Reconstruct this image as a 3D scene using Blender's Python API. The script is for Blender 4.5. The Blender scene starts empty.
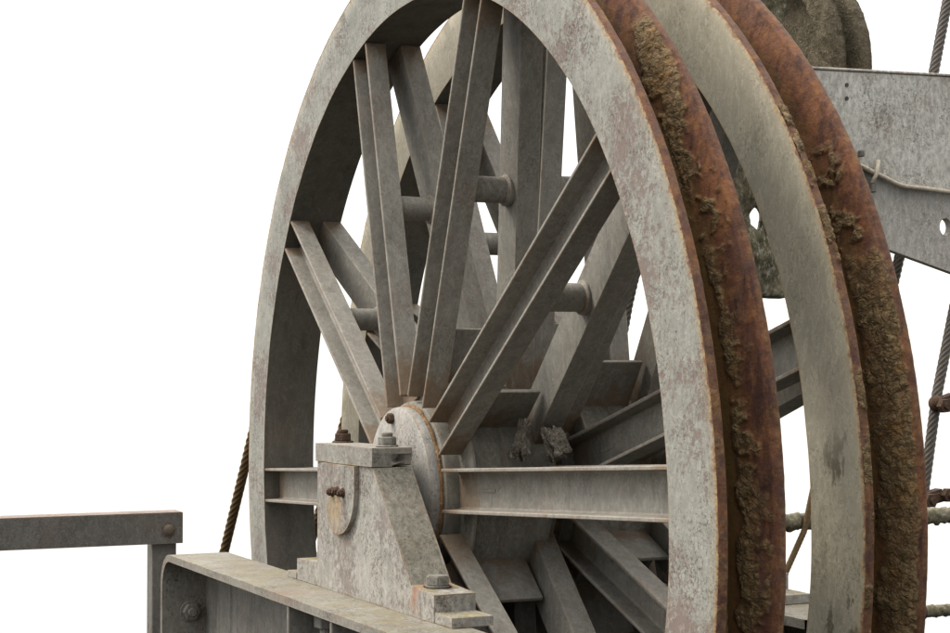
import bpy, bmesh, math, random
from mathutils import Vector, Matrix, noise, Euler
R = math.radians
sc = bpy.context.scene
col = sc.collection
random.seed(7)

# ------------------------------------------------------------------ helpers
def link(name, bm, mat, parent=None, smooth=False, bevel=0.0, seg=1):
    if bevel > 0:
        es = [e for e in bm.edges if len(e.link_faces) == 2 and e.calc_face_angle(0) > 0.5]
        bmesh.ops.bevel(bm, geom=es, offset=bevel, segments=seg, affect='EDGES', clamp_overlap=True)
    bmesh.ops.recalc_face_normals(bm, faces=bm.faces)
    me = bpy.data.meshes.new(name)
    bm.to_mesh(me); bm.free()
    if smooth:
        me.polygons.foreach_set('use_smooth', [True]*len(me.polygons))
        if smooth != 'all':
            me.set_sharp_from_angle(angle=R(35))
    o = bpy.data.objects.new(name, me)
    for m in (mat if isinstance(mat, (list, tuple)) else [mat]):
        me.materials.append(m)
    col.objects.link(o)
    if parent: o.parent = parent
    return o

def thing(name, label, cat, loc=(0, 0, 0), rot=(0, 0, 0), group=None):
    o = bpy.data.objects.new(name, None); col.objects.link(o)
    o.location = loc; o.rotation_euler = rot; o.empty_display_size = .1
    return tag(o, label, cat, group)

def tag(o, label, cat, group=None):
    o['label'] = label; o['category'] = cat
    if group: o['group'] = group
    return o

def dup(root, **kw):
    r = root.copy(); col.objects.link(r)
    for ch in root.children:
        c = ch.copy(); col.objects.link(c); c.parent = r
        for g in ch.children:
            d = g.copy(); col.objects.link(d); d.parent = c
    return r

def box(bm, x0, x1, y0, y1, z0, z1, M=None):
    r = bmesh.ops.create_cube(bm, size=1)
    for v in r['verts']:
        v.co = Vector(((x0+x1)/2+v.co.x*(x1-x0), (y0+y1)/2+v.co.y*(y1-y0), (z0+z1)/2+v.co.z*(z1-z0)))
        if M: v.co = M @ v.co
    return r['verts']

def prism(bm, pts, y0, y1, axis='y'):
    """polygon in XZ (axis y) or YZ (axis x) extruded"""
    f = (lambda p, d: (p[0], d, p[1])) if axis == 'y' else (lambda p, d: (d, p[0], p[1]))
    a = [bm.verts.new(f(p, y0)) for p in pts]; b = [bm.verts.new(f(p, y1)) for p in pts]
    bm.faces.new(a); bm.faces.new(b[::-1])
    for i in range(len(pts)):
        j = (i+1) % len(pts); bm.faces.new((a[j], a[i], b[i], b[j]))

def lathe(bm, prof, n=360, a0=0.0, a1=360.0, closed=True):
    """prof: list of (r, y) about the Y axis"""
    full = abs(a1-a0-360) < 1e-6
    rings = []
    for i in range(n if full else n+1):
        t = R(a0+(a1-a0)*i/n); c, s = math.cos(t), math.sin(t)
        rings.append([bm.verts.new((r*c, y, r*s)) for r, y in prof])
    m = len(prof)
    for i in range(n):
        A = rings[i]; B = rings[(i+1) % len(rings)]
        for k in range(m if closed else m-1):
            l = (k+1) % m
            bm.faces.new((A[k], B[k], B[l], A[l]))
    return rings

def tube(bm, p, q, r, n=20, r2=None):
    p, q = Vector(p), Vector(q); d = q-p
    M = Matrix.Translation((p+q)/2) @ d.to_track_quat('Z', 'Y').to_matrix().to_4x4()
    return bmesh.ops.create_cone(bm, cap_ends=True, segments=n, radius1=r, radius2=r if r2 is None else r2, depth=d.length, matrix=M)['verts']

def hexbolt(bm, p, d, r, h, n=6, rot=0.3):
    p, d = Vector(p), Vector(d).normalized()
    M = Matrix.Translation(p+d*h/2) @ d.to_track_quat('Z', 'Y').to_matrix().to_4x4() @ Matrix.Rotation(rot, 4, 'Z')
    bmesh.ops.create_cone(bm, cap_ends=True, segments=n, radius1=r, radius2=r*.97, depth=h, matrix=M)

def sweep_rope(bm, pts, r, pitch=.16, lobes=6, n=48, step=.008):
    """rope of twisted strands along a polyline: one lobed section turning as it goes"""
    P = [Vector(p) for p in pts]
    L = [0]
    for a, b in zip(P, P[1:]): L.append(L[-1]+(b-a).length)
    N = max(2, int(L[-1]/step)); prev = None
    up = Vector((.31, .77, .2)).normalized()
    for i in range(N+1):
        s = L[-1]*i/N
        k = 0
        while k < len(P)-2 and L[k+1] < s: k += 1
        t = (s-L[k])/(L[k+1]-L[k]); c = P[k].lerp(P[k+1], t)
        d0 = (P[k+1]-P[k]).normalized()
        d1 = (P[min(k+2, len(P)-1)]-P[min(k+1, len(P)-2)]).normalized()
        d = d0.lerp(d1, t).normalized() if d1.length else d0
        u = (up-d*up.dot(d)).normalized(); w = d.cross(u)
        tw = 2*math.pi*s/pitch/1.0
        ring = []
        for j in range(n):
            a = 2*math.pi*j/n
            rr = r*(.60+.40*abs(math.cos(lobes*(a-tw)/2))**.75)
            ring.append(bm.verts.new(c+u*rr*math.cos(a)+w*rr*math.sin(a)))
        if prev:
            for j in range(n):
                l = (j+1) % n; bm.faces.new((prev[j], prev[l], ring[l], ring[j]))
        else: bm.faces.new(ring[::-1])
        prev = ring
    bm.faces.new(prev)

def fbm(p, s, o=4): return noise.fractal(Vector(p)*s, 1.0, 2.0, o, noise_basis='PERLIN_ORIGINAL')

# ------------------------------------------------------------------ materials
class NT:
    def __init__(s, name):
        s.m = bpy.data.materials.new(name); s.m.use_nodes = True
        s.t = s.m.node_tree; s.b = s.t.nodes['Principled BSDF']
        s.pos = s.n('ShaderNodeNewGeometry').outputs['Position']
    def n(s, typ, **kw):
        x = s.t.nodes.new(typ)
        for k, v in kw.items(): setattr(x, k, v)
        return x
    def l(s, a, b): s.t.links.new(a, b)
    def mapped(s, scale=(1, 1, 1), loc=(0, 0, 0), rot=(0, 0, 0)):
        x = s.n('ShaderNodeMapping'); s.l(s.pos, x.inputs['Vector'])
        x.inputs['Scale'].default_value = scale; x.inputs['Location'].default_value = loc; x.inputs['Rotation'].default_value = rot
        return x.outputs['Vector']
    def noise(s, scale, detail=5, rough=.6, vec=None, dist=0.0):
        x = s.n('ShaderNodeTexNoise'); s.l(vec or s.pos, x.inputs['Vector'])
        x.inputs['Scale'].default_value = scale; x.inputs['Detail'].default_value = detail
        x.inputs['Roughness'].default_value = rough; x.inputs['Distortion'].default_value = dist
        return x.outputs['Fac']
    def ramp(s, f, a, b, lo=0.0, hi=1.0):
        x = s.n('ShaderNodeMapRange'); s.l(f, x.inputs['Value'])
        x.inputs['From Min'].default_value = a; x.inputs['From Max'].default_value = b
        x.inputs['To Min'].default_value = lo; x.inputs['To Max'].default_value = hi
        return x.outputs['Result']
    def math(s, op, a, b=0.0, c=None):
        x = s.n('ShaderNodeMath', operation=op)
        for i, v in enumerate((a, b)):
            if isinstance(v, (int, float)): x.inputs[i].default_value = v
            else: s.l(v, x.inputs[i])
        return x.outputs[0]
    def mix(s, f, a, b, mode='MIX'):
        x = s.n('ShaderNodeMix', data_type='RGBA', blend_type=mode)
        for i, v in ((0, f), (6, a), (7, b)):
            if isinstance(v, (int, float)): x.inputs[i].default_value = v
            elif isinstance(v, tuple): x.inputs[i].default_value = (*v, 1)
            else: s.l(v, x.inputs[i])
        return x.outputs[2]
    def edge(s, rad):
        bv = s.n('ShaderNodeBevel', samples=6); bv.inputs['Radius'].default_value = rad
        g = s.n('ShaderNodeNewGeometry'); d = s.n('ShaderNodeVectorMath', operation='DOT_PRODUCT')
        s.l(bv.outputs[0], d.inputs[0]); s.l(g.outputs['Normal'], d.inputs[1])
        return s.ramp(d.outputs['Value'], .995, .86)
    def upness(s):
        g = s.n('ShaderNodeNewGeometry'); x = s.n('ShaderNodeSeparateXYZ'); s.l(g.outputs['Normal'], x.inputs[0])
        return s.ramp(x.outputs['Z'], .55, .95)
    def bump(s, h, strength=.3, dist=.01):
        x = s.n('ShaderNodeBump'); x.inputs['Strength'].default_value = strength; x.inputs['Distance'].default_value = dist
        s.l(h, x.inputs['Height']); s.l(x.outputs[0], s.b.inputs['Normal'])
    def done(s, c, rough=.7, metal=0.0, spec=.3):
        s.l(c, s.b.inputs['Base Color'])
        if isinstance(rough, float): s.b.inputs['Roughness'].default_value = rough
        else: s.l(rough, s.b.inputs['Roughness'])
        s.b.inputs['Metallic'].default_value = metal
        s.b.inputs['Specular IOR Level'].default_value = spec
        return s.m

def paint(name, c1, c2, primer=.5, specks=.8, rusty=.5, edge=.7, moss=.0, streak=.5, edge_col=(.42, .36, .29),
          primer_col=(.23, .155, .125), rust_col=(.22, .105, .045), off=0.0, ew=.008, stain=None, rim_wear=0, grunge=.65, lichen=0, bump=.5, joint=0):
    K = .74; mul = lambda q: tuple(x*K for x in q)
    c1, c2, edge_col, primer_col, rust_col = mul(c1), mul(c2), mul(edge_col), mul(primer_col), mul(rust_col)
    s = NT(name)
    c = s.mix(s.ramp(s.noise(2.3, 6, .65), .36, .64), c1, c2)
    c = s.mix(s.ramp(s.noise(23, 6, .7, s.mapped(loc=(off, 3, 1))), .35, .7, 0, .45*min(1, grunge*2)), c, tuple(x*1.28 for x in c1))
    c = s.mix(s.ramp(s.noise(44, 7, .72, s.mapped((1, 1, .55), (off, 7, 1))), .40, .66, 0, grunge), c, tuple(x*.5 for x in c2))
    # grime running down
    st = s.ramp(s.noise(1, 5, .62, s.mapped((16, 16, 1.6), (off, 0, 0))), .48, .72, 0, streak)
    c = s.mix(st, c, tuple(x*.46 for x in c2))
    # worn-through primer patches with ragged edges
    big = s.noise(4.2, 3, .5, s.mapped(loc=(off+5, 2, 7)))
    fine = s.noise(38, 8, .75, s.mapped(loc=(off, 8, 2)))
    pm = s.ramp(s.math('ADD', s.math('MULTIPLY', big, .9), s.math('MULTIPLY', fine, 1.25)), 1.14, 1.22, 0, primer)
    c = s.mix(pm, c, primer_col)
    # small dark pits
    pits = s.noise(95, 5, .7, s.mapped(loc=(off, 1, 9)))
    gate = s.noise(6, 4, .6, s.mapped(loc=(2, off, 4)))
    pk = s.ramp(s.math('ADD', pits, s.math('MULTIPLY', gate, .5)), .835, .875, 0, specks)
    c = s.mix(pk, c, (.05, .038, .03))
    # pale scratches
    sn = s.noise(7, 8, .72, s.mapped((2.5, 2.5, 1.3), rot=(.3, .9, .2), loc=(off, 0, 0)), .6)
    scr = s.ramp(s.math('ABSOLUTE', s.math('SUBTRACT', sn, .5)), .010, .0, 0, .7)
    c = s.mix(scr, c, tuple(min(.75, x*1.7) for x in c1))
    # rust bleeding
    rs = s.ramp(s.math('ADD', s.noise(2.7, 4, .55, s.mapped(loc=(off+9, 4, 3))), s.math('MULTIPLY', fine, .35)), .80, .98, 0, rusty)
    c = s.mix(rs, c, rust_col)
    if edge > 0:
        e = s.edge(ew)
        em = s.math('MULTIPLY', e, s.ramp(s.noise(17, 6, .7, s.mapped(loc=(off, 6, 6))), .36, .56, .15, edge))
        c = s.mix(em, c, edge_col)
        em2 = s.math('MULTIPLY', e, s.ramp(s.noise(9, 6, .75, s.mapped(loc=(off+3, 1, 6))),   .46, .6, 0, edge))
        c = s.mix(em2, c, rust_col)
    if moss > 0:
        mm = s.math('MULTIPLY', s.upness(), s.ramp(s.noise(9, 7, .7, s.mapped(loc=(off, 0, 5))), .42, .6, 0, moss))
        c = s.mix(mm, c, s.mix(s.noise(60, 4), (.10, .078, .022), (.20, .165, .06)))
    if stain:
        for (x0, x1, zt, zb, colr, amt) in stain:
            q = s.n('ShaderNodeSeparateXYZ'); s.l(s.pos, q.inputs[0])
            wob = s.math('MULTIPLY', s.math('SUBTRACT', s.noise(11, 5, .7), .5), .16)
            xx = s.math('ADD', q.outputs['X'], wob)
            h = s.math('MULTIPLY', s.ramp(s.math('ABSOLUTE', s.math('SUBTRACT', xx, (x0+x1)/2)), (x1-x0)/2, (x1-x0)/5),
                       s.math('MULTIPLY', s.ramp(q.outputs['Z'], zb, zb+(zt-zb)*.7), s.ramp(q.outputs['Z'], zt+.01, zt)))
            h = s.math('MULTIPLY', h, s.ramp(s.noise(30, 5, .7), .3, .55, .3, amt))
            c = s.mix(h, c, colr)
    hgt = s.math('ADD', s.math('MULTIPLY', s.noise(70, 6, .7), .5),
                 s.math('SUBTRACT', s.math('MULTIPLY', s.noise(11, 4, .6), .6), s.math('ADD', s.math('MULTIPLY', pm, .25), s.math('MULTIPLY', pk, .5))))
    if joint:
        q = s.n('ShaderNodeSeparateXYZ'); s.l(s.pos, q.inputs[0])
        rad = s.math('SQRT', s.math('ADD', s.math('MULTIPLY', q.outputs['X'], q.outputs['X']), s.math('MULTIPLY', q.outputs['Z'], q.outputs['Z'])))
        near = s.math('MAXIMUM', s.ramp(rad, 1.58, 1.775), s.ramp(rad, .62, .38))
        jm = s.ramp(s.math('ADD', s.math('MULTIPLY', near, .42), s.noise(15, 7, .75, s.mapped((1, 1, .5)))), .70, .86, 0, joint)
        c = s.mix(jm, c, s.mix(s.noise(50, 4), (.10, .058, .032), (.19, .12, .06)))
    if lichen:
        q = s.n('ShaderNodeSeparateXYZ'); s.l(s.pos, q.inputs[0])
        lm = s.math('MULTIPLY', s.ramp(s.noise(13, 7, .72, s.mapped((1, 1, .5), (3, 2, 1))), .545, .60), s.math('MULTIPLY', s.ramp(q.outputs['Z'], .34, .18), s.ramp(q.outputs['X'], 1.80, 1.85)))
        c = s.mix(s.math('MULTIPLY', lm, lichen), c, s.mix(s.noise(70, 5), (.05, .045, .032), (.12, .105, .07)))
    if rim_wear:
        q = s.n('ShaderNodeSeparateXYZ'); s.l(s.pos, q.inputs[0])
        rad = s.math('SQRT', s.math('ADD', s.math('MULTIPLY', q.outputs['X'], q.outputs['X']), s.math('MULTIPLY', q.outputs['Z'], q.outputs['Z'])))
        rn = s.math('ADD', rad, s.math('ADD', s.math('MULTIPLY', s.math('SUBTRACT', s.noise(13, 6, .75), .5), .05), s.math('MULTIPLY', s.math('SUBTRACT', s.noise(60, 6, .75), .5), .04)))
        c = s.mix(s.ramp(rn, rim_wear-.035, rim_wear+.02, 0, .3), c, (.32, .24, .12))
        c = s.mix(s.ramp(rn, rim_wear, rim_wear+.005), c, s.mix(s.ramp(s.noise(33, 6, .75), .38, .62), (.34, .25, .13), (.17, .085, .045)))
        c = s.mix(s.ramp(rn, rim_wear+.008, rim_wear+.012), c, (.12, .068, .055))
    s.bump(hgt, bump, .007)
    return s.done(c, s.ramp(s.noise(12, 4), .3, .7, .5, .8), 0.0, .16)

G = (.335, .318, .285)
M_face = paint('face_paint', (.325, .318, .282), (.23, .226, .198), primer=0.8, specks=0.6, rusty=.15, edge=.3, streak=0.06, primer_col=(.19, .135, .115), edge_col=(.34, .19, .08), ew=.012, rim_wear=2.003, grunge=0.4)
M_face2 = paint('face_paint_rear', (.35, .322, .25), (.275, .25, .19), primer=.1, specks=0.35, rusty=.2, edge=.4, streak=0.08, off=13, rust_col=(.24, .16, .065), edge_col=(.40, .24, .09), ew=.015, rim_wear=2.004, grunge=0.25, lichen=0.9, bump=0.3)
M_spoke = paint('spoke_paint', (.29, .275, .24), (.205, .192, .165), primer=0.22, specks=0.3, rusty=0.35, edge=0.9, streak=0.25, off=3, edge_col=(.42, .37, .31), grunge=0.38, bump=0.35, joint=0.6)
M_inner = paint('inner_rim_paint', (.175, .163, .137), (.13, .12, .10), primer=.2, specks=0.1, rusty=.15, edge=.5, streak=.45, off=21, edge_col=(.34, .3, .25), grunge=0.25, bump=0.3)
M_hub = paint('hub_paint', (.275, .258, .218), (.19, .175, .145), primer=.35, specks=0.35, rusty=.45, edge=.7, streak=.5, off=8, grunge=0.35, bump=0.4)
M_block = paint('block_paint', (.395, .378, .338), (.275, .26, .228), primer=0.6, specks=0.6, rusty=.3, edge=.8, moss=.95, streak=.5, off=31, primer_col=(.175, .125, .11),
                edge_col=(.46, .40, .33), stain=[(-.14, .03, -.015, -.20, (.30, .19, .07), .55), (.60, .68, -.25, -.36, (.27, .13, .075), .7)], ew=0.013, grunge=.5)
M_block2 = paint('block_slope_shade_dirt', (.31, .293, .25), (.20, .187, .148), primer=.35, specks=0.55, rusty=.25, edge=.8, moss=.2, streak=.3, off=34, edge_col=(.46, .40, .33), ew=.013, grunge=.8)  # darker version of the block paint: olive dirt plus painted shade
M_cap = paint('cap_paint', (.34, .325, .29), (.25, .235, .205), primer=.45, specks=0.5, rusty=.4, edge=.8, streak=.3, off=37, edge_col=(.40, .36, .30), ew=0.012, grunge=0.4)
M_disc = paint('hub_disc_paint', (.38, .365, .335), (.30, .285, .255), primer=.25, specks=.6, rusty=.45, edge=.9, streak=.5, off=41, edge_col=(.26, .15, .055), rust_col=(.27, .155, .055), grunge=0.35)
M_beam_top = paint('beam_flange_paint', (.275, .258, .222), (.20, .187, .158), primer=.4, specks=.7, rusty=.3, edge=.8, moss=0.4, streak=.2, off=51, edge_col=(.42, .36, .30), grunge=0.4)
M_beam_web = paint('beam_web_paint', (.25, .238, .21), (.16, .15, .13), primer=.15, specks=0.25, rusty=.15, edge=.4, streak=.8, off=57, grunge=0.35)
M_plate = paint('bracket_plate_paint', (.62, .60, .54), (.47, .45, .40), primer=0.45, specks=.55, rusty=.2, edge=.7, streak=0.1, off=63, edge_col=(.2, .14, .09), grunge=0.75)
M_plate2 = paint('bracket_lower_paint', (.50, .48, .435), (.39, .37, .33), primer=.2, specks=0.35, rusty=.2, edge=.5, streak=.2, off=66, edge_col=(.2, .14, .09), grunge=0.5)
M_bolt_grey = paint('painted_bolt', (.26, .248, .22), (.19, .18, .155), primer=.3, specks=.5, rusty=.4, edge=.6, streak=.2, off=71, ew=.004)
M_rail = paint('railing_paint', (.195, .184, .166), (.135, .127, .115), primer=.3, specks=0.4, rusty=.3, edge=.6, streak=.3, off=77, primer_col=(.2, .14, .115), edge_col=(.3, .24, .2), grunge=0.35)
M_rail_top = paint('railing_top_paint', (.24, .185, .155), (.18, .138, .115), primer=.4, specks=.5, rusty=.2, edge=.4, streak=.1, off=79)

def rust_mat(name, red=.5, off=0.0, attr=True):
    s = NT(name)
    a = s.noise(3.1, 5, .6, s.mapped(loc=(off, 1, 2))); b = s.noise(27, 7, .72, s.mapped(loc=(2, off, 2)))
    c = s.mix(s.ramp(a, .38, .62), (.135, .055, .028), (.064, .028, .019))
    c = s.mix(s.ramp(b, .46, .68, 0, .7), c, (.205, .098, .036))
    c = s.mix(s.ramp(s.noise(60, 6, .75), .54, .7, 0, .8), c, (.028, .014, .010))
    c = s.mix(s.ramp(s.noise(9, 5, .7, s.mapped((1, 1, .3), loc=(off, 3, 3))), .54, .66, 0, .4), c, (.075, .05, .044))
    at = s.n('ShaderNodeAttribute', attribute_name='crust'); sep = s.n('ShaderNodeSeparateColor'); s.l(at.outputs['Color'], sep.inputs[0])
    c = s.mix(s.ramp(s.noise(20, 7, .75, s.mapped((1, 1, .22), loc=(3, off, 1))), .47, .62, 0, .85), c, (.034, .017, .014))
    # R: mud crust, G: damp ochre of the groove bottom, B: worn metal band
    c = s.mix(s.math('MULTIPLY', sep.outputs[1], s.ramp(s.noise(8, 5, .7), .3, .6, .4, .9)), c, s.mix(s.ramp(a, .3, .7), (.070, .048, .018), (.150, .092, .030)))
    c = s.mix(s.math('MULTIPLY', sep.outputs[2], s.ramp(s.noise(19, 6, .75), .40, .62, .1, .85)), c, s.mix(s.ramp(b, .4, .65), (.062, .038, .034), (.19, .11, .055)))
    mud = s.mix(s.ramp(s.noise(36, 7, .75), .36, .64), (.070, .046, .023), (.215, .150, .076))
    mud = s.mix(s.ramp(s.noise(13, 5, .7, s.mapped(loc=(4, 4, off))), .52, .68, 0, .7), mud, (.19, .10, .036))
    # cracked scale
    nd = s.n('ShaderNodeTexNoise'); s.l(s.pos, nd.inputs['Vector']); nd.inputs['Scale'].default_value = 30; nd.inputs['Detail'].default_value = 4
    vm = s.n('ShaderNodeVectorMath', operation='MULTIPLY_ADD'); s.l(nd.outputs['Color'], vm.inputs[0]); vm.inputs[1].default_value = (.07, .07, .07); s.l(s.pos, vm.inputs[2])
    def crack(sc_, w_):
        v = s.n('ShaderNodeTexVoronoi', feature='DISTANCE_TO_EDGE'); s.l(vm.outputs[0], v.inputs['Vector']); v.inputs['Scale'].default_value = sc_
        return s.ramp(v.outputs['Distance'], 0, w_)
    k1, k2 = crack(30, .22), crack(82, .25)
    ck = s.math('MULTIPLY', k1, s.math('ADD', s.math('MULTIPLY', k2, .5), .5))
    mud = s.mix(s.ramp(ck, .5, .0, 0, .6), mud, (.022, .015, .008))
    cm = s.ramp(s.math('ADD', sep.outputs[0], s.math('MULTIPLY', s.math('SUBTRACT', b, .5), .6)), .12, .72)
    c = s.mix(cm, c, mud)
    e = s.edge(.008)
    c = s.mix(s.math('MULTIPLY', e, s.ramp(s.noise(22, 6, .7), .34, .54, 0, .9)), c, (.40, .235, .095))
    h = s.math('ADD', s.math('MULTIPLY', s.noise(48, 8, .75), 1.0), s.math('MULTIPLY', s.noise(140, 4, .7), .35))
    h = s.math('ADD', s.math('MULTIPLY', h, .7), s.math('MULTIPLY', s.math('MULTIPLY', cm, ck), .8))
    s.bump(h, .75, .010)
    return s.done(c, s.ramp(b, .3, .7, .55, .9), 0.0, .12)
M_rust = rust_mat('groove_rust', off=0.0)
M_rust2 = rust_mat('groove_rust_rear', off=17.0)

def simple(name, ca, cb, cc=None, scale=12, bump=.6, dist=.008, rough=.85, off=0., stretch=(1, 1, 1), spec=.12):
    s = NT(name)
    v = s.mapped(stretch, (off, off, 0))
    n1 = s.noise(scale, 7, .7, v); n2 = s.noise(scale*4.5, 6, .72, v)
    c = s.mix(s.ramp(n1, .35, .65), ca, cb)
    if cc: c = s.mix(s.ramp(n2, .5, .66, 0, .85), c, cc)
    s.bump(s.math('ADD', n1, s.math('MULTIPLY', n2, .6)), bump, dist)
    return s.done(c, rough, 0.0, spec)
M_boltrust = simple('bolt_rust', (.075, .046, .032), (.038, .027, .022), (.14, .082, .044), 40)
M_railbolt = simple('railing_bolt', (.13, .105, .085), (.085, .07, .058), (.19, .14, .10), 40)
M_seam = simple('seam_rust', (.20, .11, .05), (.09, .06, .04), (.33, .22, .10), 24, .8)
M_rope = simple('steel_rope', (.060, .053, .046), (.09, .078, .066), (.12, .085, .06), 30, .5, .004, .6, spec=.4)
M_rope_l = simple('rusty_rope', (.095, .062, .032), (.13, .085, .042), (.17, .115, .055), 26, .5, .004, .7)
M_moss = simple('moss_growth', (.125, .103, .070), (.05, .042, .024), (.20, .172, .125), 20, 1.0, .025, .95)
M_mosst = simple('mossy_timber', (.15, .13, .085), (.05, .046, .024), (.32, .30, .25), 13, 1.0, .02, .95, 4., (1, 1, .45))
M_pipe = simple('mossy_pipe', (.16, .145, .11), (.08, .07, .035), (.26, .24, .19), 14, .8, .008, .85)
M_cable = simple('cable_sheath', (.44, .40, .33), (.36, .31, .24), (.16, .10, .06), 20, .3, .003, .6)
M_scrap = simple('weathered_scrap', (.19, .168, .135), (.055, .044, .032), (.34, .31, .26), 14, .8, .01, .9)
M_dark = simple('dark_steel', (.07, .066, .058), (.045, .043, .038), (.1, .085, .07), 14, .4, .006, .7)

# ------------------------------------------------------------------ winding wheels
RI, RO, W, WI = 1.776, 2.017, .204, .24
FRONT_A = [3.6, 37, 73.2, 108.7, 145, 183.2, 217.5, 253, 289, 325.7]
YHF, YRF = -.034, .004           # front spoke: forward edge at hub / at rim
YHR, YRR = .315, .152            # rear spoke: web face at hub / at rim

def spoke_mesh(name, front, r0=.31, r1=1.779, wd=.152, dep=.084, tw=.013, tf=.012):
    bm = bmesh.new(); h = wd/2
    y0, y1 = (YHF, YRF) if front else (YHR, YRR)
    if front:   # channel open towards the viewer
        prof = [(-h, 0), (-h+tf, 0), (-h+tf*1.2, dep-tw-.004), (-h+tf+.008, dep-tw), (h-tf-.008, dep-tw), (h-tf*1.2, dep-tw-.004), (h-tf, 0), (h, 0), (h, dep), (-h, dep)]
    else:       # channel turned the other way
        prof = [(-h, 0), (h, 0), (h, dep), (h-tf, dep), (h-tf, tw+.004), (h-tf-.006, tw), (-h+tf+.006, tw), (-h+tf, tw+.004), (-h+tf, dep), (-h, dep)]
    N = 10; prev = None
    for i in range(N+1):
        t = i/N; r = r0+(r1-r0)*t; yb = y0+(y1-y0)*t
        ring = []
        for a, y in prof:
            rr = r
            if i == 0: rr = r0+abs(a)*.35     # mitred foot at the hub
            if i == N: rr = math.sqrt(max(0, r1*r1-a*a))
            ring.append(bm.verts.new((rr, yb+y, a)))
        if prev:
            for j in range(len(prof)):
                l = (j+1) % len(prof); bm.faces.new((prev[j], prev[l], ring[l], ring[j]))
        else: bm.faces.new(ring[::-1])
        prev = ring
    bm.faces.new(prev)
    bmesh.ops.recalc_face_normals(bm, faces=bm.faces)
    me = bpy.data.meshes.new(name)
    es = [e for e in bm.edges if len(e.link_faces) == 2 and e.calc_face_angle(0) > .9]
    bmesh.ops.bevel(bm, geom=es, offset=.0022, segments=1, affect='EDGES', clamp_overlap=True)
    bm.to_mesh(me); bm.free(); me.materials.append(M_spoke)
    return me
ME_F, ME_R = spoke_mesh('spoke', True), spoke_mesh('spoke', False)

def groove_mesh(parent, mat, crust_fn, seed):
    """rope groove: edge of the near plate, dip, rising far flank, flat outer band"""
    bm = bmesh.new(); lay = bm.verts.layers.float_color.new('crust')
    key = [(RO-.002, .0015, 'e'), (RO+.001, .008, 'e'), (RO+.001, .026, 'e'), (RO-.004, .031, 'e'), (1.95, .041, 'g'), (1.865, .060, 'g'), (1.836, .082, 'g'), (1.836, .104, 'g'),
           (1.872, .126, 'g'), (1.925, .143, 's'), (1.975, .158, 's'), (2.000, .169, 's'), (2.009, .172, 'b'), (2.015, .186, 'b'), (2.0185, .199, 'b'), (2.017, .2055, 'b'), (2.004, .2068, 'b')]
    prof = []
    for (r, y, k), (r2, y2, k2) in zip(key, key[1:]):
        d = math.hypot(r2-r, y2-y); n = max(1, int(d/.0045))
        for i in range(n): prof.append((r+(r2-r)*i/n, y+(y2-y)*i/n, k if i < n/2 else k2))
    prof.append(key[-1])
    m = len(prof)
    rings = []
    ang = []
    t = -180.0
    while t < 180.0:          # fine where the flank is in view, coarse elsewhere
        ang.append(t); t += .125 if -14 < t < 75 else 2.0
    for t in ang:
        c, s = math.cos(R(t)), math.sin(R(t)); ring = []
        for i, (r, y, k) in enumerate(prof):
            p = Vector((r*c, y+seed, r*s))
            mud = crust_fn(t, y, r, p) if -16 < t < 78 else 0
            w = fbm(p, 7, 3)
            dr = .0016*w + .0012*fbm(p, 34, 3)
            if k == 'e': dr *= .8
            if mud > 0:
                lw = S(t, 24, 31) if seed == 0 else S(t, 5, 20); q = Vector((p.x, p.y*1.3, p.z)); q += Vector((fbm(q, 14, 3), fbm(q+Vector((3, 0, 0)), 14, 3), fbm(q+Vector((0, 3, 0)), 14, 3)))*.022
                d, _ = noise.voronoi(q*34); d2, _ = noise.voronoi(q*85)
                fl = min(1, (d[1]-d[0])*2.6); fl2 = min(1, (d2[1]-d2[0])*2.2)
                dr += mud*(.55+.45*lw)*(.002+.006*fl+.0035*fl2+.006*abs(fbm(p, 9, 3)))
            rr = r+dr
            v = bm.verts.new((rr*c, y-(.5*dr if k == 's' else 0)-(.4*mud*.01 if k == 's' else 0), rr*s))
            v[lay] = (min(1, max(0, mud)), 1.0 if k == 'g' else (.45 if k == 's' and y < .148 else 0), 1.0 if (k == 'b' and y > .186) or (k == 'e') else 0.0, 1)
            ring.append(v)
        rings.append(ring)
    n = len(rings)
    for i in range(n):
        A, B = rings[i], rings[(i+1) % n]
        for k in range(m-1): bm.faces.new((A[k], B[k], B[k+1], A[k+1]))
    return link('rope_groove', bm, mat, parent, smooth='all')

def S(x, a, b):
    t = min(1, max(0, (x-a)/(b-a))); return t*t*(3-2*t)
def crust_front(t, y, r, p):
    n = fbm(p, 9, 4); n2 = fbm(p+Vector((3, 1, 2)), 22, 3)
    m = 0
    # thick patch high on the flank, drifting from the outer edge down into the groove
    cy = .166-.036*(1-S(t, 30, 46)); hw = .021-.007*(1-S(t, 28, 36))
    m = max(m, (.65+.35*S(n2, -.2, .2))*S(t, 27, 31)*(1-S(t, 46.5, 48.5))*(1-S(abs(y-cy+.016*n+.008*n2), hw*.75, hw)))
    # small blisters
    m = max(m, .8*S(t, 22, 24)*(1-S(t, 30, 32))*S(n2, .16, .3)*S(y, .12, .14)*(1-S(y, .16, .175)))
    # ridge of scale lower down, spreading to the bottom
    lo = 1-S(t, 20, 27)
    m = max(m, (.45+.5*S(n+.5*n2, -.15, .25))*lo*S(y+.012*n, .136, .142)*(1-S(y+.016*n2+.006*n, .147, .155+.012*(1-S(t, -3, 9))))*S(fbm(p, 3.2, 3)+.35*n2, -.32, -.02))
    m = max(m, .6*(1-S(t, -2, 9))*S(n+.4*n2, -.05, .2)*S(y, .138, .148)*(1-S(y+.02*n, .172, .182)))
    # flaking scale on the plate edge
    m = max(m, .35*(1-S(t, 6, 26))*S(n2+n*.5, .05, .25)*(1-S(y, .02, .03)))
    return m
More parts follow.
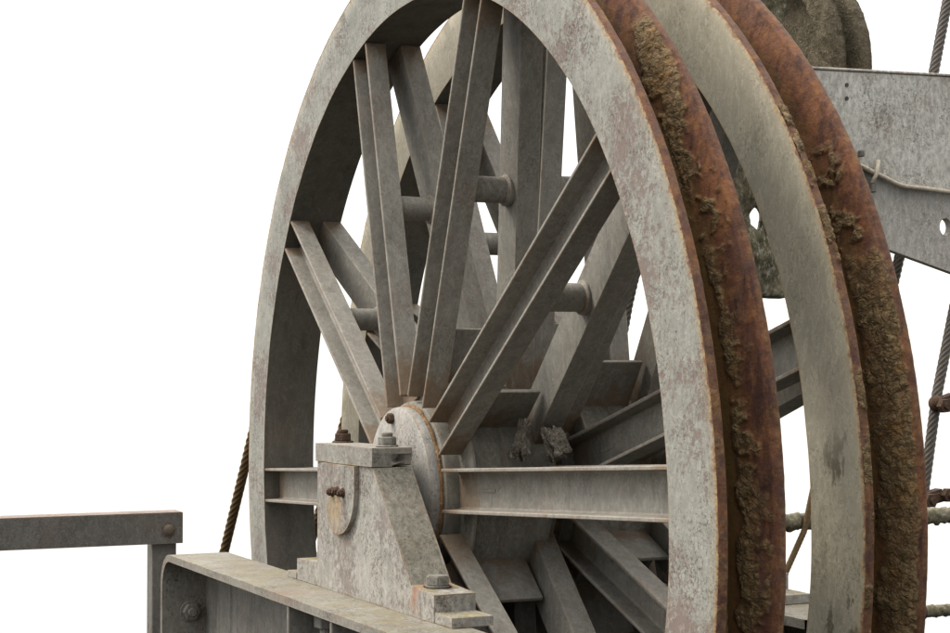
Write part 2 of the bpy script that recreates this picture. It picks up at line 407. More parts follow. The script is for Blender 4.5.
def crust_rear(t, y, r, p):
    n = fbm(p, 9, 4); n2 = fbm(p+Vector((3, 7, 2)), 22, 3)
    m = (.55+.4*S(n+.5*n2, -.2, .2))*(1-S(t+6*n, 19, 27))*S(y+.012*n, .128, .14)*(1-S(y+.014*n2+.008*n, .172, .184+.006*S(t, 0, 15)))
    m = max(m, .8*S(t, 20, 24)*(1-S(t, 32, 35))*S(n2+.3*n, .16, .3)*S(y, .13, .14)*(1-S(y, .155, .172)))
    e = (1-S(y, .024, .034))
    m = max(m, .75*e*S(n+n2*1.5, -.05, .15)*max(S(t, 19, 22)*(1-S(t, 36, 40)), 1-S(t, 10, 16)))
    return m

def make_wheel(name, label, face, rust, crust_fn, rot, y0, seed):
    w = thing(name, label, 'wheel', (0, y0, 0), (0, 0, 0), 'winding wheels on one shaft')
    # grey steel rim: near plate ring, barrel and far plate ring
    bm = bmesh.new()
    prof = [(RI, 0), (RI+.08, 0), (RI+.16, 0), (RO-.008, 0), (RO-.003, .003), (RO-.004, .024), (1.94, .032), (1.835, .055), (1.815, .09), (1.84, .14), (1.94, .165), (2.004, .1995), (2.0, .208), (1.86, .212), (RI+.03, .214), (RI+.03, WI), (RI+.008, WI), (RI+.0065, .02)]
    lathe(bm, prof, 480)
    for v in bm.verts:
        if v.co.y < .001: v.co.y += .0016*fbm(v.co, 5, 3)
    for f in bm.faces:
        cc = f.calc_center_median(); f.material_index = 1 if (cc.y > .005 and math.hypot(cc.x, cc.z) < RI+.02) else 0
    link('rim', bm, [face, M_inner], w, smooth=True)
    groove_mesh(w, rust, crust_fn, seed)
    # hub: drum, collars and end disc
    bm = bmesh.new(); lathe(bm, [(.15, .05), (.34, .05), (.42, .0505), (.425, .054), (.425, .062), (.40, .066), (.40, .17), (.396, .173), (.396, .19), (.40, .193), (.40, .36), (.37, .372), (.15, .372)], 96)
    link('hub_drum', bm, M_hub, w, smooth=True)
    bm = bmesh.new(); lathe(bm, [(.10, -.012), (.300, -.012), (.318, -.006), (.322, .008), (.322, .049), (.10, .049)], 96)
    hb = link('hub_collar', bm, M_hub, w, smooth=True)
    bm = bmesh.new(); lathe(bm, [(.20, -.0245), (.3045, -.0245), (.309, -.020), (.309, -.0128), (.20, -.0128)], 200)
    for v in bm.verts:
        k = math.hypot(v.co.x, v.co.z)
        if k > .25: f = 1+.02*fbm(v.co, 22, 4); v.co.x *= f; v.co.z *= f
    link('rusty_seam', bm, M_seam, w, smooth=True)
    bm = bmesh.new(); lathe(bm, [(.10, -.062), (.288, -.062), (.299, -.056), (.301, -.046), (.301, -.024), (.296, -.0125), (.10, -.0125)], 96)
    hd = link('end_disc', bm, M_disc, w, smooth=True)
    for a in (100, -80):
        bm = bmesh.new(); hexbolt(bm, (.262*math.cos(R(a)), -.061, .262*math.sin(R(a))), (0, -1, 0), .021, .02)
        tube(bm, (.262*math.cos(R(a)), -.08, .262*math.sin(R(a))), (.262*math.cos(R(a)), -.088, .262*math.sin(R(a))), .011, 10)
        link('disc_bolt', bm, M_boltrust, hd, bevel=.002)
    # one set of spokes, distance tubes and gusset plates per angle
    gm = bmesh.new()
    prism(gm, [(.385, .044), (.606, .040), (.606, .27), (.385, .285)], -.007, .007, 'y')
    for v in gm.verts: v.co = Vector((v.co.x, v.co.z, v.co.y))
    bmesh.ops.bevel(gm, geom=gm.edges[:], offset=.002, segments=1, affect='EDGES')
    bmesh.ops.recalc_face_normals(gm, faces=gm.faces)
    gme = bpy.data.meshes.new('gusset_plate'); gm.to_mesh(gme); gm.free(); gme.materials.append(M_spoke)
    tb = bmesh.new()
    tube(tb, (1.11, .06, 0), (1.11, .232, 0), .046, 28)
    lathe_pts = [(.046, .206), (.056, .212), (.057, .226)]
    for (ra, ya), (rb, yb) in zip(lathe_pts, lathe_pts[1:]): tube(tb, (1.11, ya, 0), (1.11, yb, 0), ra, 28, rb)
    tme = bpy.data.meshes.new('spacer_tube'); bmesh.ops.recalc_face_normals(tb, faces=tb.faces); tb.to_mesh(tme); tb.free(); tme.materials.append(M_spoke)
    tme.polygons.foreach_set('use_smooth', [True]*len(tme.polygons)); tme.set_sharp_from_angle(angle=R(35))
    for a in FRONT_A:
        for nm, me in (('spoke', ME_F), ('spoke', ME_R), ('gusset_plate', gme), ('spacer_tube', tme)):
            o = bpy.data.objects.new(nm, me); col.objects.link(o); o.parent = w
            o.rotation_euler = (0, -R(a+rot), 0)
    return w
wheel = make_wheel('winding_wheel', 'front grey winding wheel right behind the bearing block, bark-like crust high in its rusty groove', M_face, M_rust, crust_front, 0.0, 0.0, 0.0)
wheel2 = make_wheel('winding_wheel', 'rear grey winding wheel with flaking brown crust all down its rusty outer flank', M_face2, M_rust2, crust_rear, 13.2, .457, 3.1)

# shaft carrying both wheels
bm = bmesh.new()
lathe(bm, [(.001, -.245), (.095, -.245), (.0985, -.24), (.0985, 1.06), (.001, 1.06)], 48)
tag(link('wheel_shaft', bm, M_dark, None, smooth=True), 'thick steel shaft running through both winding wheel hubs', 'shaft')

# ropes lying in the grooves and running off down to the left
def wheel_rope(y, label):
    pts = []; rr = 1.861
    a_t = R(142)
    T = Vector((rr*math.cos(a_t), y, rr*math.sin(a_t))); d = Vector((math.cos(a_t+math.pi/2), 0, math.sin(a_t+math.pi/2)))
    pts.append((rr, y, -2.4))
    for i in range(0, 72): 
        a = a_t*i/71; pts.append((rr*math.cos(a), y, rr*math.sin(a)))
    pts.append(tuple(T+d*2.6))
    bm = bmesh.new(); sweep_rope(bm, pts, .025, .26, step=.012)
    return tag(link('steel_rope', bm, M_rope_l, None, smooth='all'), label, 'rope', 'hoisting ropes of the wheels')
wheel_rope(.10, 'rusty twisted steel rope leaving the front wheel rim down behind the beam end')
wheel_rope(.557, 'rusty steel rope off the rear wheel, a short piece seen above the bearing cap')

# ------------------------------------------------------------------ bearing block
TILT = math.atan(.014); Z0 = -.3594
def bz(x): return Z0+.014*x
def make_bearing(label, y0, mirror=False):
    t = thing('bearing_block', label, 'bearing', (0, y0, 0), (0, 0, 0), 'bearing blocks of the wheel shaft')
    YN, YB = -.26, -.118
    if mirror: t.rotation_euler = (0, 0, 0)
    bm = bmesh.new()
    prism(bm, [(-.294, bz(-.294)), (.80, bz(.8)), (.80, -.262), (.612, -.254), (.272, .1035), (-.294, .0955)], YN, YB)
    # slight cast roughness
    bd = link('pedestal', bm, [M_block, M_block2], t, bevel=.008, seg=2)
    for f in bd.data.polygons:      # sloping side: dirt, with its shade also put into the darker paint
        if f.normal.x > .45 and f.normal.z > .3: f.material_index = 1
    bm = bmesh.new(); prism(bm, [(-.53, bz(-.53)+.001), (-.2945, bz(-.29)+.001), (-.2945, -.276), (-.315, -.2775), (-.53, -.287)], YN+.001, YB); link('foot', bm, M_block, t, bevel=.007, seg=2)
    bm = bmesh.new(); prism(bm, [(.8015, bz(.8)+.001), (.932, bz(.93)+.001), (.932, -.316), (.8015, -.316)], YN+.002, YB); link('foot', bm, M_block, t, bevel=.006, seg=2)
    bm = bmesh.new(); prism(bm, [(-.64, bz(-.64)+.001), (-.532, bz(-.53)+.001), (-.532, -.343), (-.64, -.344)], YN-.002, YB-.03); link('wedge', bm, M_block, t, bevel=.005)
    # cap with one broken corner
    bm = bmesh.new(); prism(bm, [(-.300, .0965), (.275, .1055), (.279, .150), (.279, .1705), (-.300, .1625)], YN-.006, YB)
    bmesh.ops.subdivide_edges(bm, edges=bm.edges[:], cuts=7, use_grid_fill=True)
    for v in bm.verts:
        if v.co.x > .26 and v.co.z < .15:
            k = S(v.co.y, -.2, -.14); v.co.x -= .035*k*abs(fbm(v.co, 18, 3))*3; v.co.z += .03*k*abs(fbm(v.co, 21, 3))
        v.co += Vector((fbm(v.co, 8, 2), fbm(v.co+Vector((9, 0, 0)), 8, 2), fbm(v.co+Vector((0, 9, 0)), 8, 2)))*.0018
    cap = link('cap', bm, M_cap, t, smooth=True)
    # rounded end cover
    bm = bmesh.new(); cx, rad, cz = -.031, .170, .021
    pts = [(cx-rad, .0955), (cx-rad, cz)] + [(cx-rad*math.cos(R(a)), cz-rad*math.sin(R(a))) for a in range(6, 180, 6)] + [(cx+rad, cz), (cx+rad, .1)]
    prism(bm, pts, YN-.018, YN-.0005)
    cov = link('end_cover', bm, M_block, t, bevel=.004, seg=2, smooth=True)
    for x, z, rr in ((-.105, -.002, .0), (-.050, .004, .0), (.005, .002, .0)):
        bm = bmesh.new(); x += .025
        tube(bm, (x, YN-.016, z), (x, YN-.022, z), .019, 16)
        hexbolt(bm, (x, YN-.022, z), (0, -1, 0), .0155, .014, rot=x*9); tube(bm, (x, YN-.036, z), (x, YN-.041, z), .009, 10)
        link('cover_bolt', bm, M_boltrust, cov, bevel=.002)
    for i, (x, y) in enumerate(((-.27, -.17), (.2, -.18))):
        z = .166+.0145*x
        bm = bmesh.new(); tube(bm, (x, y, z), (x, y, z+.008), .040, 24); hexbolt(bm, (x, y, z+.008), (0, 0, 1), .034, .028, rot=.2+i*.5)
        tube(bm, (x, y, z+.036), (x, y, z+.05), .020, 16)
        link('cap_nut', bm, M_boltrust if i == 0 else M_bolt_grey, cap, bevel=.003)
    bm = bmesh.new(); tube(bm, (.665, -.19, -.258), (.665, -.19, -.25), .046, 20); hexbolt(bm, (.665, -.19, -.25), (0, 0, 1), .041, .031, n=6, rot=.2)
    link('foot_bolt', bm, M_bolt_grey, t, bevel=.005, seg=2)
    bm = bmesh.new(); hexbolt(bm, (-.38, -.19, -.282), (0, 0, 1), .046, .034); tube(bm, (-.38, -.19, -.25), (-.38, -.19, -.215), .024, 12)
    link('foot_bolt', bm, M_bolt_grey, t, bevel=.004, seg=2)
    return t
make_bearing('pale grey bearing block with rust-streaked rounded cover standing in front of the wheel hubs', 0)
make_bearing('far bearing block half hidden between and behind both winding wheels', 1.18)

# ------------------------------------------------------------------ beams below
def make_beam(label, y0, near=True):
    t = thing('support_beam', label, 'beam', (0, y0, 0), (0, 0, 0), 'support beams under the bearings')
    Yf, Yb = -.462, -.198
    XE = 2.6 if near else 1.25
    # top flange bent down round the left end
    rad = .15; XL = -1.825; th = .03
    def zt(x): return bz(x)-.001
    outer = [(XE, zt(XE))]
    for x in (1.5, .8, .2, -.5, -1.1): outer.append((x, zt(x)))
    cxx, czz = XL+rad, zt(XL+rad)-rad
    for a in range(0, 91, 9): outer.append((cxx-rad*math.sin(R(a)), czz+rad*math.cos(R(a))))
    outer.append((XL, -1.05))
    inner = []
    for x, z in outer:
        inner.append((x, z-th))
    inner = [(XE, zt(XE)-th)] + [(x, zt(x)-th) for x in (1.5, .8, .2, -.5, -1.1)] + [(cxx-(rad-th)*math.sin(R(a)), czz+(rad-th)*math.cos(R(a))) for a in range(0, 91, 9)] + [(XL+th, -1.05)]
    bm = bmesh.new(); n = len(outer)
    vs = [[bm.verts.new((p[0], y, p[1])) for p in seq] for y in (Yf, Yb) for seq in (outer, inner)]
    oF, iF, oB, iB = vs
    for k in range(n-1):
        bm.faces.new((oF[k], oF[k+1], iF[k+1], iF[k])); bm.faces.new((oB[k+1], oB[k], iB[k], iB[k+1]))
        bm.faces.new((oF[k+1], oF[k], oB[k], oB[k+1])); bm.faces.new((iF[k], iF[k+1], iB[k+1], iB[k]))
    bm.faces.new((oF[0], iF[0], iB[0], oB[0])); bm.faces.new((oF[-1], oB[-1], iB[-1], iF[-1]))
    fl = link('flange', bm, M_beam_top, t, bevel=.004, seg=2, smooth=True)
    bm = bmesh.new(); prism(bm, [(XL+th, -1.05), (XE, -1.05), (XE, zt(XE)-th), (cxx, zt(cxx)-th), (cxx-(rad-th)*.7, czz+(rad-th)*.7), (XL+th, czz)], -.262, -.242)
    link('web', bm, M_beam_web, t)
    for x in (-.043, .403, .852, 1.4, 2.0):
        if x > XE: continue
        bm = bmesh.new(); box(bm, x-.010, x+.010, Yf+.004, -.263, -1.05, zt(x)-th-.001); link('stiffener', bm, M_beam_web, t, bevel=.003)
    bm = bmesh.new(); tube(bm, (XL+th, -.335, -.652), (XL+th+.008, -.335, -.652), .048, 24); hexbolt(bm, (XL+th+.008, -.335, -.652), (1, 0, 0), .040, .030, rot=.5)
    tube(bm, (XL+th+.038, -.335, -.652), (XL+th+.05, -.335, -.652), .02, 14)
    link('end_bolt', bm, M_bolt_grey, t, bevel=.003)
    for x in (.12, .71):
        bm = bmesh.new(); z = zt(x)-th; hexbolt(bm, (x, -.37, z), (0, 0, -1), .046, .062); tube(bm, (x, -.37, z-.06), (x, -.37, z-.125), .024, 14)
        link('hanging_nut', bm, M_bolt_grey, t, bevel=.003)
    return t
make_beam('pale weathered steel beam with rounded end and stiffeners carrying the near bearing block', 0, True)
make_beam('dark support beam behind both wheels under the far bearing block', 1.27, False)

# ------------------------------------------------------------------ handrail on the left
t = thing('handrail', 'dark steel handrail with one bolted post left of the beam end', 'handrail', (-2, -.39, -1.3))
def loc(o): o.location = -Vector((-2, -.39, -1.3)); return o
bm = bmesh.new(); prism(bm, [(-2.6, -.2235), (-.318, -.2285), (-.318, -.3685), (-2.6, -.363)], -2.05, -1.99, 'x')
loc(link('top_rail', bm, M_rail, t, bevel=.004, seg=2))
bm = bmesh.new(); prism(bm, [(-2.598, -.2215), (-.321, -.2262), (-.321, -.2282), (-2.598, -.2232)], -2.12, -1.992, 'x')
loc(link('rail_cover_strip', bm, M_rail_top, t))
bm = bmesh.new(); box(bm, -2.12, -2.02, -.452, -.340, -1.3, -.3695); loc(link('post', bm, M_rail, t, bevel=.004))
bm = bmesh.new(); bmesh.ops.create_uvsphere(bm, u_segments=20, v_segments=10, radius=.026, matrix=Matrix.Translation((-1.986, -.385, -.306)) @ Matrix.Diagonal((.6, 1, 1, 1)))
tube(bm, (-1.992, -.385, -.306), (-1.984, -.385, -.306), .034, 6)
loc(link('rail_bolt', bm, M_railbolt, t, smooth=True))

# ------------------------------------------------------------------ right background: bracket plate, pulley, timber, guard rail, ropes
t = thing('bracket_plate', 'big tapering grey steel plate with one round hole behind the rear wheel', 'steel plate', (-.5, 2.5, .9))
def off(o): o.location = -Vector((-.5, 2.5, .9)); return o
bm = bmesh.new()
outl = [(2.02, 1.744), (3.3, 1.779), (3.3, .757), (2.529, .965), (2.02, 1.06)]
hole = [(2.845+.034*math.cos(R(a)), 1.079+.040*math.sin(R(a))) for a in range(0, 360, 15)]
def loops(x):
    o_ = [bm.verts.new((x, *p)) for p in outl]; h_ = [bm.verts.new((x, *p)) for p in hole]
    return o_, h_
for x, flip in ((-.5, 0), (-.54, 1)):
    o_, h_ = loops(x)
    es = [bm.edges.new((o_[i], o_[(i+1) % len(o_)])) for i in range(len(o_))] + [bm.edges.new((h_[i], h_[(i+1) % len(h_)])) for i in range(len(h_))]
    bmesh.ops.triangle_fill(bm, edges=es, use_beauty=True)
    if flip: ob, hb_ = o_, h_
    else: of, hf = o_, h_
for A, B in ((of, ob), (hf, hb_)):
    for i in range(len(A)):
        j = (i+1) % len(A); bm.faces.new((A[i], A[j], B[j], B[i]))
off(link('plate', bm, M_plate2, t))
bm = bmesh.new(); prism(bm, [(2.02, 1.742), (3.3, 1.777), (3.3, 1.232), (2.70, 1.255), (2.587, 1.262), (2.46, 1.30), (2.393, 1.318), (2.27, 1.36), (2.02, 1.42)], -.4995, -.474, 'x')
off(link('upper_panel', bm, M_plate, t, bevel=.003))
bm = bmesh.new(); box(bm, -.60, -.47, 2.02, 3.3, 1.0, 1.012, Matrix.Translation((0, 0, .745)) @ Matrix.Shear('XY', 4, (0, 0)))
for v in bm.verts: v.co.z += .0273*(v.co.y-2.02)
off(link('top_lip', bm, M_plate, t, bevel=.003))
for y, z in ((2.275, 1.69), (2.275, 1.63)):
    bm = bmesh.new(); tube(bm, (-.474, y, z), (-.470, y, z), .009, 14); off(link('rivet', bm, M_dark, t))
for y0_, y1_, z0_, z1_ in ((2.33, 2.352, 1.372, 1.40), (2.39, 2.415, 1.215, 1.27)):
    bm = bmesh.new(); box(bm, -.472, -.445, y0_, y1_, z0_, z1_); off(link('cleat', bm, M_rail, t, bevel=.004))

t = thing('electric_cable', 'pale cable tied across the big grey plate', 'cable', (-.47, 2.4, 1.3))
cab = [(-.462, 2.30, 1.349), (-.462, 2.393, 1.313), (-.462, 2.46, 1.290), (-.464, 2.54, 1.262), (-.464, 2.587, 1.252), (-.464, 2.70, 1.246), (-.463, 2.872, 1.235), (-.462, 3.2, 1.225)]
def smoothp(P, k=8):
    P = [Vector(p) for p in P]; out = []
    for i in range(len(P)-1):
        a, b, c, d = P[max(0, i-1)], P[i], P[i+1], P[min(len(P)-1, i+2)]
        for j in range(k):
            u = j/k; out.append(.5*((2*b)+(c-a)*u+(2*a-5*b+4*c-d)*u*u+(3*b-a-3*c+d)*u**3))
    return out+[P[-1]]
def pipe(bm, pts, r, n=14):
    prev = None
    for i, c in enumerate(pts):
        d = (pts[min(i+1, len(pts)-1)]-pts[max(0, i-1)]).normalized()
        u = (Vector((1, .1, .05))-d*d.x).normalized(); u = (u-d*u.dot(d)).normalized(); w = d.cross(u)
        ring = [bm.verts.new(c+(u*math.cos(2*math.pi*j/n)+w*math.sin(2*math.pi*j/n))*r) for j in range(n)]
        if prev:
            for j in range(n): bm.faces.new((prev[j], prev[(j+1) % n], ring[(j+1) % n], ring[j]))
        else: bm.faces.new(ring[::-1])
        prev = ring
    bm.faces.new(prev)
bm = bmesh.new(); pipe(bm, smoothp(cab), .0105)
o = link('sheath', bm, M_cable, t, smooth='all'); o.location = -t.location
bm = bmesh.new(); pipe(bm, [Vector((-.452, 2.43, 1.36)), Vector((-.446, 2.415, 1.30)), Vector((-.452, 2.395, 1.255))], .009, 8)
o = link('cable_tie', bm, M_cable, t, smooth='all'); o.location = -t.location

# mossy pulley with its own rope groove
PC = Vector((-1.1, 2.287, 1.807)); pr_ = .525
t = thing('rope_pulley', 'small moss-covered rope pulley above the big grey plate', 'pulley', PC)
bm = bmesh.new(); pf = [(.05, .10), (.36, .095), (.405, .085), (.425, .012), (.44, -.004), (pr_-.01, .0), (pr_, .012), (pr_+.002, .062), (pr_-.006, .070), (pr_-.075, .082), (pr_-.09, .105), (pr_-.075, .125), (pr_-.004, .138), (pr_+.004, .146), (pr_+.002, .205), (pr_-.012, .215), (.05, .215)]
prof = []
for (a, b), (c, d) in zip(pf, pf[1:]):
    n = max(1, int(math.hypot(c-a, d-b)/.018))
    for i in range(n): prof.append((a+(c-a)*i/n, b+(d-b)*i/n))
prof.append(pf[-1])
lathe(bm, prof, 240)
for v in bm.verts:
    d = Vector((v.co.x, 0, v.co.z)).normalized(); p = v.co+PC
    k = .004*fbm(p, 9, 4)+.006*abs(fbm(p, 34, 4))
    if v.co.y < .10 and math.hypot(v.co.x, v.co.z) < pr_-.005: v.co.y -= 1.3*abs(k)+.010*fbm(p, 4, 3)+.016*S(fbm((p.x*.7+p.z*.7, 0, (p.z-p.x)*.2), 6, 3), .05, .2)
    else: v.co += d*k
link('sheave', bm, M_moss, t, smooth='all')
bm = bmesh.new(); tube(bm, (0, -.10, 0), (0, .34, 0), .07, 24); link('axle', bm, M_dark, t, smooth=True)

# weathered timber hanging beside it, with a hole through it
bm = bmesh.new()
Y0, Y1, Zb, Zt = 1.50, 1.965, .745, 2.05
ny, nz = 40, 110
hy, hz = 1.817, 1.085
def tim(y, z): return ((y-hy)/.036)**2+((z-hz)/.062)**2 < 1
grid = {}
for x in (-.5, -.60):
    for i in range(ny+1):
        for k in range(nz+1):
            y = Y0+(Y1-Y0)*i/ny; z = Zb+(Zt-Zb)*k/nz
            grid[(x, i, k)] = bm.verts.new((x, y, z))
cell = lambda i, k: 0 <= i < ny and 0 <= k < nz and not tim(Y0+(Y1-Y0)*(i+.5)/ny, Zb+(Zt-Zb)*(k+.5)/nz)
for i in range(ny):
    for k in range(nz):
        if not cell(i, k): continue
        for x in (-.5, -.60): bm.faces.new([grid[(x, *q)] for q in ((i, k), (i+1, k), (i+1, k+1), (i, k+1))])
        for (di, dk), (a, b) in {(-1, 0): ((i, k), (i, k+1)), (1, 0): ((i+1, k), (i+1, k+1)), (0, -1): ((i, k), (i+1, k)), (0, 1): ((i, k+1), (i+1, k+1))}.items():
            if not cell(i+di, k+dk): bm.faces.new((grid[(-.5, *a)], grid[(-.5, *b)], grid[(-.60, *b)], grid[(-.60, *a)]))
bmesh.ops.delete(bm, geom=[v for v in bm.verts if not v.link_faces], context='VERTS')
for v in bm.verts:
    mm = ((v.co.y-hy)/.036)**2+((v.co.z-hz)/.062)**2
    if mm < 1.6: v.co.y = hy+(v.co.y-hy)*math.sqrt(.85/mm); v.co.z = hz+(v.co.z-hz)*math.sqrt(.85/mm)
    p = v.co.copy()
    if p.x > -.55: v.co.x += .05*fbm((p.x*1, p.y*1, p.z*.5), 7, 4)+.02*abs(fbm(p, 25, 3))
    v.co.y += .010*fbm((0, p.y, p.z), 6, 4)
    if p.x < -.55: v.co.y += .046
    if p.z < .80: v.co.z += .008*fbm(p, 9, 3)
tag(link('hanging_timber', bm, M_mosst, None, smooth='all'), 'weathered mossy timber with a small hole seen in the gap between both wheels', 'timber')

# guard rail of mossy pipes
t = thing('guard_rail', 'two mossy horizontal pipes of a guard rail behind the rear wheel', 'guard rail', (-.5, 2.55, -1.3))
def offg(o): o.location = -Vector((-.5, 2.55, -1.3)); return o
def mossy_pipe(y0, y1, z0, z1, r, seed, amp):
    bm = bmesh.new(); N = 160; n = 24; prev = None
    for i in range(N+1):
        t_ = i/N; c = Vector((-.5, y0+(y1-y0)*t_, z0+(z1-z0)*t_)); ring = []
        for j in range(n):
            a = 2*math.pi*j/n; q = c+Vector((math.cos(a)*r, 0, math.sin(a)*r))
            rr = r+amp*abs(fbm(q+Vector((seed, 0, 0)), 16, 4))+.3*amp*fbm(q, 40, 3)
            ring.append(bm.verts.new(c+Vector((math.cos(a)*rr, 0, math.sin(a)*rr))))
        if prev:
            for j in range(n): bm.faces.new((prev[j], prev[(j+1) % n], ring[(j+1) % n], ring[j]))
        else: bm.faces.new(ring[::-1])
        prev = ring
    bm.faces.new(prev); return bm
offg(link('rail', mossy_pipe(1.90, 3.4, -.232, -.240, .031, 0, .022), M_pipe, t, smooth='all'))
offg(link('rail', mossy_pipe(2.50, 3.4, -.668, -.668, .025, 4, .012), M_pipe, t, smooth='all'))
bm = bmesh.new(); tube(bm, (-.5, 2.55, -1.3), (-.5, 2.55, -.2), .034, 20); offg(link('post', bm, M_pipe, t, smooth=True))
bm = bmesh.new(); tube(bm, (-.5, 2.675, -.668), (-.5, 2.70, -.668), .035, 20); offg(link('pipe_collar', bm, M_boltrust, t, smooth=True))

def rope(label, pts, r, mat=M_rope, clamps=(), pitch=.17, group='ropes behind the wheels'):
    t = thing('steel_rope', label, 'rope', pts[-1] if pts[-1][2] < pts[0][2] else pts[0], (0, 0, 0), group)
    base = Vector(t.location)
    bm = bmesh.new(); sweep_rope(bm, pts, r, pitch)
    o = link('strands', bm, mat, t, smooth='all'); o.location = -base
    for (p, d) in clamps:
        p = Vector(p); bm = bmesh.new()
        q = Matrix.Translation(p) @ Matrix.Rotation(d, 4, 'X')
        # saddle and two U-bolt nuts
        for v in box(bm, -.035, .035, -.055, .055, -.028, .028): v.co = v.co
        bmesh.ops.bevel(bm, geom=bm.edges[:], offset=.012, segments=2, affect='EDGES')
        for y in (-.052, .05):
            tube(bm, (.0, y, 0), (.075, y, 0), .014, 12); hexbolt(bm, (.035, y, 0), (1, 0, 0), .033, .028)
        bmesh.ops.create_uvsphere(bm, u_segments=14, v_segments=8, radius=.036, matrix=Matrix.Translation((0, -.052, .01)))
        bmesh.ops.transform(bm, matrix=q, verts=bm.verts)
        c = link('rope_clamp', bm, M_boltrust, t, smooth=True); c.location = -base
    return t
def ext(a, b, k0, k1):
    a, b = Vector(a), Vector(b); return [tuple(a+(b-a)*k0), tuple(a+(b-a)*k1)]
rope('taut twisted steel rope passing behind the big plate at the top right corner', [(-.8, 3.19, 2.5), (-.8, 3.02, 1.80), (-.8, 2.92, 1.30), (-.8, 2.775, .80), (-.8, 2.62, .35)], .026)
rope('second strand of dark rope just left under the big plate', [(-.85, 2.86, 1.35), (-.85, 2.74, .93), (-.85, 2.66, .45)], .030)
rope('taut steel rope with two rusty clamps beside the rear wheel rim', [(-.3, 2.76, .85), (-.3, 2.62, .31), (-.3, 2.535, -.17), (-.3, 2.50, -.42)], .024,
     clamps=[((-.28, 2.655, .285), .3), ((-.28, 2.575, -.13), .2)])
rope('thin rusty rope hanging under the mossy pipe between both wheels', [(-.45, 2.07, -.08), (-.45, 2.02, -.27), (-.45, 1.925, -.44), (-.45, 1.86, -.60)], .014, M_rope_l, pitch=.1)
rope('short dark length of rope seen through the spokes of the front wheel', [(-1., 1.60, 1.3), (-1., 1.502, .885), (-1., 1.46, .727), (-1., 1.38, .35)], .026)

# torn curled scraps, like peeled bark, caught on the front hub
def scrap(label, c, rad, H_, seed, rot):
    bm = bmesh.new(); nu, nv = 40, 30
    rnd = random.Random(seed)
    for part in range(3):
        a0 = rnd.uniform(-1, 1)+part*1.9; span = rnd.uniform(1.5, 2.3); rp_ = rad*rnd.uniform(.75, 1.1)
        oz = rnd.uniform(-.2, .2)*H_; hh = H_*rnd.uniform(.7, 1.05); lean = rnd.uniform(-.3, .3)
        sh = []
        for lay_ in (0, 1):
            g = []
            for k in range(nv+1):
                v = k/nv-.5; row = []
                for i in range(nu+1):
                    u = i/nu-.5; a = a0+span*u+.35*fbm((v*2.2, part*3, seed), 1.2, 2)
                    top = 1+(.28*fbm((u*4, seed, part), 1.6, 4) if v > 0 else .2*fbm((u*4, seed+5, part), 1.6, 4))
                    r = rp_*(1+.16*fbm((u*2, v*2, seed+part), 1.4, 2))+.004*fbm((u*9, v*9, seed), 2, 3)-lay_*.007
                    row.append(bm.verts.new((r*math.cos(a)+lean*v*H_, r*math.sin(a), oz+hh*v*top)))
                g.append(row)
            sh.append(g)
        for k in range(nv):
            for i in range(nu):
                for g in sh: bm.faces.new((g[k][i], g[k][i+1], g[k+1][i+1], g[k+1][i]))
        A, B = sh
        for i in range(nu):
            for k in (0, nv): bm.faces.new((A[k][i], A[k][i+1], B[k][i+1], B[k][i]))
        for k in range(nv):
            for i in (0, nu): bm.faces.new((A[k][i], A[k+1][i], B[k+1][i], B[k][i]))
    o = link('torn_scrap', bm, M_scrap, None, smooth=True); o.location = c; o.rotation_euler = rot
    tag(o, label, 'scrap', 'scraps caught on the hub'); return o
scrap('narrow torn grey scrap with pale tip on the front hub drum', (.455, .215, .205), .027, .125, 3, (.1, .25, .6))
scrap('broad torn grey scrap at the foot of the upper right spokes', (.50, .325, .185), .045, .125, 8, (.2, -.15, .4))

# ------------------------------------------------------------------ light
w = bpy.data.worlds.new('World'); sc.world = w; w.use_nodes = True
nt = w.node_tree; nt.nodes.clear()
out = nt.nodes.new('ShaderNodeOutputWorld'); add = nt.nodes.new('ShaderNodeAddShader')
b1 = nt.nodes.new('ShaderNodeBackground'); b2 = nt.nodes.new('ShaderNodeBackground')
sky = nt.nodes.new('ShaderNodeTexSky'); sky.sky_type = 'NISHITA'; sky.sun_disc = False
SD = Vector((-.62, -.72, 1.05)).normalized()
sky.sun_elevation = math.asin(SD.z); sky.sun_rotation = math.atan2(SD.x, SD.y)
nt.links.new(sky.outputs[0], b1.inputs[0]); b1.inputs[1].default_value = .05
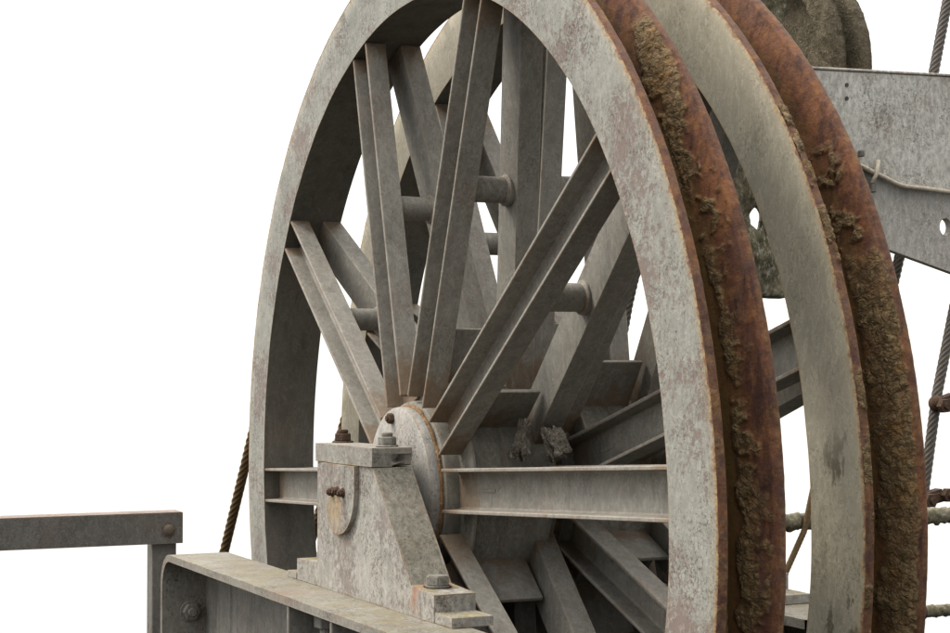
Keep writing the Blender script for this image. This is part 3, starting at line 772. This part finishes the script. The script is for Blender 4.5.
# white overcast veil: even and white near the horizon, brighter overhead, dark ground far below
tc = nt.nodes.new('ShaderNodeTexCoord'); sx = nt.nodes.new('ShaderNodeSeparateXYZ'); nt.links.new(tc.outputs['Generated'], sx.inputs[0])
rp = nt.nodes.new('ShaderNodeValToRGB'); mr = nt.nodes.new('ShaderNodeMapRange')
mr.inputs['From Min'].default_value = -1; mr.inputs['From Max'].default_value = 1; nt.links.new(sx.outputs['Z'], mr.inputs['Value']); nt.links.new(mr.outputs[0], rp.inputs[0])
E_ = rp.color_ramp.elements
E_[0].position = .385; E_[0].color = (.009, .0085, .0075, 1)
E_[1].position = .405; E_[1].color = (.272, .266, .254, 1)
for p, v in ((.5, .272), (.58, .29), (.72, .62), (1.0, 1.3)):
    e = E_.new(p); e.color = (v, v*.975, v*.925, 1)
# sky dimmed towards +X, out of view; added to darken faces turned that way
dk = nt.nodes.new('ShaderNodeMapRange'); dk.inputs['From Min'].default_value = .05; dk.inputs['From Max'].default_value = .5
dk.inputs['To Min'].default_value = 1.0; dk.inputs['To Max'].default_value = .5; nt.links.new(sx.outputs['X'], dk.inputs['Value'])
ml = nt.nodes.new('ShaderNodeMix'); ml.data_type = 'RGBA'; ml.blend_type = 'MULTIPLY'; ml.inputs[0].default_value = 1
nt.links.new(rp.outputs[0], ml.inputs[6]); nt.links.new(dk.outputs[0], ml.inputs[7])
nt.links.new(ml.outputs[2], b2.inputs[0]); b2.inputs[1].default_value = 4.0
nt.links.new(b1.outputs[0], add.inputs[0]); nt.links.new(b2.outputs[0], add.inputs[1]); nt.links.new(add.outputs[0], out.inputs[0])
ld = bpy.data.lights.new('sun', 'SUN'); ld.energy = 3.1; ld.angle = R(20); ld.color = (1, .93, .82)
lo = bpy.data.objects.new('sun', ld); col.objects.link(lo); lo.rotation_euler = SD.to_track_quat('Z', 'Y').to_euler()

# ------------------------------------------------------------------ camera
cd = bpy.data.cameras.new('camera'); cam = bpy.data.objects.new('camera', cd); col.objects.link(cam)
cam.location = (5.68371, -2.35051, .46650)
cd.sensor_width = 36; cd.lens = 1701.45/950*36; cd.clip_end = 200; cd.clip_start = .05
fw = Vector((-.90929374, .41534208, .02599707))
cam.rotation_euler = fw.to_track_quat('-Z', 'Y').to_euler()
sc.camera = cam
sc.view_settings.view_transform = 'Standard'; sc.view_settings.look = 'None'; sc.view_settings.exposure = 0; sc.view_settings.gamma = 1
sc.cycles.max_bounces = 8
